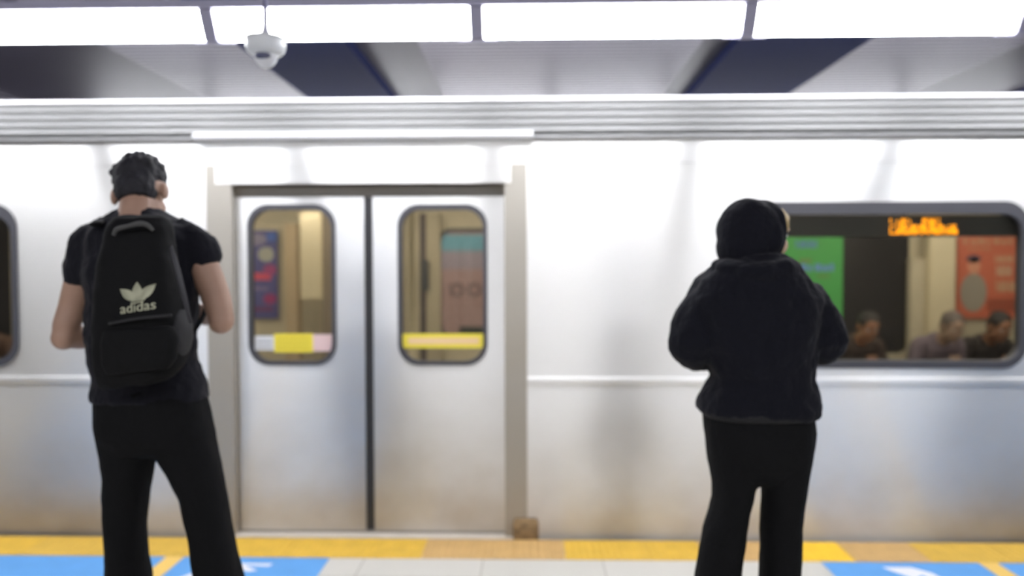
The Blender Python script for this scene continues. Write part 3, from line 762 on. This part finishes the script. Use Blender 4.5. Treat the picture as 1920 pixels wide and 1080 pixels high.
# shoulder straps over the shoulders and down in front of the armpits
for pts in ([A(222, 425, -.13), A(208, 420, -.06), A(200, 428, .04), A(194, 455, .12), A(192, 520, .14), A(190, 590, .08), A(186, 655, -.06)],
            [A(300, 422, -.13), A(318, 418, -.06), A(328, 426, .04), A(342, 455, .12), A(356, 520, .14), A(366, 590, .07), A(360, 650, -.08)]):
    bm = bmesh.new(); tube(bm, pts, [.018, .024, .026, .024, .018, .013, .012], 12, .45); obj('shoulder_strap', bm, M_NYLON, pack, True)
bm = bmesh.new(); tube(bm, [at(320, 462, YB - .03), at(333, 505, YB - .05), at(345, 555, YB - .05), at(358, 605, YB - .02)], [.005, .008, .008, .005], 10, .5)
obj('compression_strap', bm, mat('strap_grey', (.028, .028, .034), .6), pack, True)
bm = bmesh.new()
tube(bm, [at(213, 441, YB - .075), at(219, 430, YB - .078), at(240, 424, YB - .085), at(262, 419, YB - .085), at(276, 422, YB - .08), at(287, 432, YB - .075)], [.006, .007, .006, .008, .007, .005], 10, .6)
obj('carry_handle', bm, mat('handle_grey', (.045, .045, .045), .7), pack, True)
bm = bmesh.new(); ell(bm, at(182, 672, YB + .02), (.008, .006, .017)); obj('strap_buckle', bm, mat('buckle_white', (.6, .6, .6), .4), pack, True)
# emblem: three leaves over a base, and the word under it, laid on the fabric
bvh = BVHTree.FromPolygons([v.co for v in bag_me.vertices], [p.vertices for p in bag_me.polygons])
def lay(me, lift=.002, thick=.0015):
    bm = bmesh.new(); bm.from_mesh(me)
    for it in range(2): bmesh.ops.subdivide_edges(bm, edges=[e for e in bm.edges if e.calc_length() > .012], cuts=1)
    for v in bm.verts:
        h = bvh.ray_cast(Vector((v.co.x, 1.2, v.co.z)), Vector((0, 1, 0)))
        if h[0]: v.co.y = h[0].y - lift + (thick if v.co.y > 0 else 0)
    bm.to_mesh(me); bm.free(); return me
YS = YB - .09
def E2(u, v): p = at(u, v, YS); return (p.x, p.z)
tilt = -math.atan2(9, 60)
def leaf(cu, cv, L, W, ang, n=20):
    """pointed leaf outline, base at (cu, cv), growing along ang (0 = up)"""
    out = []
    for i in range(n):
        t = i / (n - 1); out.append((W * math.sin(PI * t ** .85) , t * L))
    for i in range(n - 2, 0, -1):
        t = i / (n - 1); out.append((-W * math.sin(PI * t ** .85), t * L))
    ca, sa = math.cos(ang), math.sin(ang)
    return [E2(cu + x * ca + y * sa, cv + x * sa - y * ca) for x, y in out]
lv = []
for lp in (leaf(258, 563, 35, 9, math.radians(-4)), leaf(255, 563, 37, 9, math.radians(-55)), leaf(260, 562, 41, 8.5, math.radians(42))):
    lv.append(lp)
def emb(loops):
    me = plate_mesh('emblem_leaf', loops, .002)
    return lay(me)
for lp in lv: link('emblem_leaf', emb([lp]), M_PALE, pack)
for q_ in range(3):     # the three bars across the foot of the leaves
    v0 = 558.5 + q_ * 4
    lp = [E2(243 + q_ * 2.5, v0 + 1.2), E2(275 - q_ * 3, v0 - 3), E2(274 - q_ * 3, v0 - .6), E2(244 + q_ * 2.5, v0 + 3.6)]
    link('emblem_bar', emb([lp[::-1]]), M_PALE, pack)
me = text_mesh('adidas', .041, .0012, 1.0)
wd = max(v.co.x for v in me.vertices) - min(v.co.x for v in me.vertices)
tw = (E2(289, 575)[0] - E2(226, 575)[0])
p = E2(257.5, 576)
for v in me.vertices:
    x, z = v.co.x * tw / wd, v.co.z * 1.0
    v.co.x = p[0] + x; v.co.z = p[1] + z + x * .15
    v.co.x += 0
link('emblem_lettering', lay(me), M_PALE, pack)

# ------------------------------------------------------------------ the hooded person
YW = 2.36
wom = thing('person', 'person in black hooded sweatshirt and black flared trousers seen from behind, hood up', 'person', (at(1410, 1300, YW).x, YW, 0))
def B(u, v, dy=0): return at(u, v, YW) + Vector((0, dy, 0))
wc = B(1421, 444, .03)
WR = Matrix.Rotation(math.radians(-68), 3, 'Z') @ Matrix.Rotation(math.radians(-6), 3, 'X')
bm = bmesh.new()
wh = wc + WR @ Vector((0, .015, 0))
head_solid(bm, wh, WR, .97)
tube(bm, [B(1424, 520, -.01), B(1420, 490, 0), B(1416, 455, .02)], [.075, .056, .054], 20)
rows(bm, YW, [(505, 1365, 1470, .12), (530, 1335, 1495, .15), (600, 1335, 1500, .18), (700, 1350, 1500, .17), (800, 1338, 1508, .20), (860, 1345, 1500, .17)])
tube(bm, [B(1340, 545), B(1308, 600), B(1300, 652, -.01), B(1345, 668, .16)], [.05, .043, .038, .025])
tube(bm, [B(1500, 548), B(1532, 600), B(1545, 645, -.01), B(1500, 664, .16)], [.05, .043, .038, .025])
hand(bm, B(1345, 668, .16), B(1400, 665, .22) - B(1345, 668, .16), (0, -1, .3), -1, .9)
hand(bm, B(1500, 664, .16), B(1440, 665, .22) - B(1500, 664, .16), (0, -1, .3), 1, .9)
tube(bm, [B(1377, 830), B(1362, 985), B(1345, 1200), B(1338, 1355)], [.07, .044, .038, .034])
tube(bm, [B(1470, 830), B(1465, 985), B(1462, 1200), B(1464, 1355)], [.07, .044, .038, .034])
part('body', bm, M_SKIN2, wom, .0055, 3)
eyes(wh, WR, wom, .97)
# fair hair under the rim of the hood
bm = bmesh.new()
def WE(x, y, z, r, rot=None): ell(bm, wc + WR @ Vector((x, y, z)), r, WR)
WE(0, .050, .072, (.060, .045, .032)); WE(0, .080, .066, (.050, .028, .026))
for q_ in (-1, 1):
    WE(q_ * .045, .052, .045, (.024, .034, .040)); WE(q_ * .062, .045, 0, (.013, .022, .05)); WE(q_ * .064, .042, -.035, (.012, .016, .04))
part('hair', bm, M_BLOND, wom, .005, 2, .004, (40, 40, 12), 3)
# hood
bm = bmesh.new()
WE(0, -.022, .014, (.096, .108, .106)); WE(0, .026, .098, (.042, .030, .026)); WE(0, -.030, -.035, (.092, .095, .085)); WE(0, .0, -.078, (.085, .062, .055)); WE(0, .012, -.005, (.103, .050, .085)); WE(0, .02, .078, (.066, .05, .045))
WE(0, .030, .012, (.086, .070, .112))
for v in bm.verts:
    l = WR.transposed() @ (v.co - wc)
    if l.y > .042: v.co = wc + WR @ Vector((l.x, .042, l.z))
ring = []
for i in range(25):
    a = 2 * PI * i / 24; ring.append(wc + WR @ Vector((.078 * math.sin(a), .040, .006 + .106 * math.cos(a))))
tube(bm, ring, [.012] * 25, 12)
part('hood', bm, M_FLEECE, wom, .006, 4, .005, (10, 10, 10), 5)
# sweatshirt
bm = bmesh.new()
rows(bm, YW, [(478, 1372, 1468, .16, .01), (492, 1352, 1478, .19, .0), (504, 1334, 1492, .21), (524, 1308, 1516, .24), (560, 1288, 1542, .27), (620, 1304, 1536, .285), (680, 1322, 1524, .28),
              (705, 1334, 1519, .275), (735, 1320, 1524, .29), (758, 1309, 1531, .30), (768, 1309, 1531, .30), (774, 1322, 1524, .27)], e=2.4)
tube(bm, [B(1358, 545), B(1333, 572), B(1306, 608), B(1299, 645, -.005), B(1322, 668, .10), B(1352, 672, .17)], [.06, .080, .078, .072, .060, .045])
tube(bm, [B(1475, 545), B(1502, 572), B(1535, 605), B(1547, 640, -.005), B(1522, 660, .10), B(1490, 668, .17)], [.06, .078, .076, .070, .058, .045])
ell(bm, B(1365, 500, -.03), (.055, .07, .024)); ell(bm, B(1450, 502, -.05), (.06, .07, .026)); ell(bm, B(1408, 512, -.085), (.08, .05, .035))
me = fuse(bm, .006, 4); wrinkle(me, .013, (6, 6, 7), 11); wrinkle(me, .006, (18, 18, 12), 14); me.materials.clear()
link('hooded_sweatshirt', me, M_FLEECE, wom, True)
bm = bmesh.new()
rows(bm, YW, [(760, 1316, 1528, .285), (766, 1313, 1529, .295), (776, 1316, 1526, .28), (780, 1322, 1522, .26)], e=2.4)
part('hem_band', bm, mat('ribbed_black_knit', (.0065, .0065, .008), .9), wom, .006, 2)
bm = bmesh.new()
rows(bm, YW, [(755, 1328, 1516, .22), (775, 1320, 1525, .245), (805, 1321, 1527, .265), (835, 1326, 1522, .265), (865, 1330, 1516, .24), (890, 1336, 1510, .19), (905, 1345, 1502, .12)])
rows(bm, YW, [(830, 1327, 1424, .23), (870, 1332, 1421, .21), (905, 1337, 1416, .195), (935, 1338, 1411, .18), (960, 1332, 1405, .17), (995, 1319, 1399, .165), (1040, 1309, 1393, .17), (1085, 1305, 1387, .18), (1200, 1300, 1385, .20), (1375, 1292, 1386, .24)], e=2.2)
rows(bm, YW, [(830, 1422, 1521, .23), (870, 1425, 1514, .21), (905, 1428, 1509, .195), (950, 1430, 1503, .18), (985, 1430, 1500, .17), (1040, 1427, 1501, .17), (1085, 1425, 1498, .18), (1200, 1422, 1502, .20), (1375, 1416, 1510, .24)], e=2.2)
part('trousers', bm, M_TROUSER, wom, .007, 4, .006, (8, 8, 5), 21)
shoe(wom, B(1338, 1380).x, YW - .01, math.radians(6), .92); shoe(wom, B(1463, 1380).x, YW - .01, math.radians(-8), .92)

# ------------------------------------------------------------------ passengers on the far bench
def passenger(u, label, coat, skin, hair, lean=0, s=1.0, Y=6.50, yaw=PI, pitch=-.45):
    x = at(u, 650, Y).x
    t = thing('person', label, 'person', (x, Y, 0))
    R = Matrix.Rotation(yaw, 3, 'Z'); O = Vector((x, Y, 0))
    def P(a, b, c_): return O + R @ Vector((a, b, c_))
    HRt = R @ Matrix.Rotation(pitch, 3, 'X'); h = P(lean, .22, .99)
    bm = bmesh.new(); head_solid(bm, h, HRt, 1.0)
    tube(bm, [P(lean * .6, .04, .84), P(lean * .8, .10, .90), P(lean, .17, .95)], [.07, .055, .053])
    tube(bm, [P(0, -.08, .47), P(0, -.06, .66), P(lean * .5, .02, .85)], [.13, .12, .11], 18, .75)
    for q_ in (-1, 1):
        tube(bm, [P(q_ * .16 + lean * .5, .02, .83), P(q_ * .21, .04, .62), P(q_ * .10, .22, .68)], [.05, .042, .026])
        hand(bm, P(q_ * .10, .22, .68), R @ Vector((-q_ * .6, .5, .2)), R @ Vector((0, -.3, 1)), q_)
        tube(bm, [P(q_ * .09, -.06, .52), P(q_ * .12, .36, .52), P(q_ * .12, .38, .25), P(q_ * .12, .38, .08)], [.08, .06, .048, .035])
    part('body', bm, skin, t, .009, 2)
    eyes(h, HRt, t)
    bm = bmesh.new()
    for a, b, c_, r in ((0, -.018, .052, (.086, .098, .080)), (0, -.05, .0, (.080, .066, .085))): ell(bm, h + HRt @ Vector((a, b, c_)), r, HRt)
    part('hair', bm, hair, t, .009, 2, .006, (30, 30, 30), 4)
    bm = bmesh.new()
    tube(bm, [P(0, -.08, .46), P(0, -.06, .66), P(lean * .5, .01, .82), P(lean * .7, .07, .90)], [.165, .16, .15, .07], 18, .78)
    for q_ in (-1, 1): tube(bm, [P(q_ * .11 + lean * .5, .02, .84), P(q_ * .16 + lean * .5, .02, .81), P(q_ * .21, .04, .61), P(q_ * .12, .19, .68)], [.06, .068, .055, .042])
    part('jacket', bm, coat, t, .01, 3, .008, (9, 9, 9), 4)
    bm = bmesh.new()
    for q_ in (-1, 1): tube(bm, [P(q_ * .08, -.10, .53), P(q_ * .12, .34, .53), P(q_ * .12, .40, .46), P(q_ * .12, .39, .25), P(q_ * .12, .38, .06)], [.088, .076, .07, .062, .055])
    part('trousers', bm, mat('dark_denim', (.03, .035, .06), .8), t, .01, 2)
    for q_ in (-1, 1):
        bm = bmesh.new(); ell(bm, P(q_ * .12, .43, .045), (.045, .12, .045), R)
        for v in bm.verts: v.co.z = max(v.co.z, .001)
        obj('shoe', bm, M_SHOE, t, True)
passenger(1754, 'passenger in a purplish grey top seated under the pale door pillar in the train', mat('mauve_grey_cloth', (.16, .13, .16), .85), mat('skin_tan', (.38, .26, .19), .6), mat('hair_greyish', (.12, .10, .09), .7), lean=-.02)
passenger(1848, 'passenger in dark clothes with dark hair seated below the orange red poster', mat('brown_black_cloth', (.035, .03, .03), .85), M_SKIN3, mat('hair_black', (.02, .018, .018), .7), lean=.02)
passenger(1606, 'passenger in dark brown seated beyond the train window, beside the hooded person\'s elbow', mat('dark_brown_cloth', (.05, .035, .03), .85), M_SKIN3, MATS['hair_black'])
passenger(-14, 'passenger in brown behind the window at the left edge of the frame', mat('rust_brown_cloth', (.10, .06, .045), .85), M_SKIN3, MATS['hair_black'])
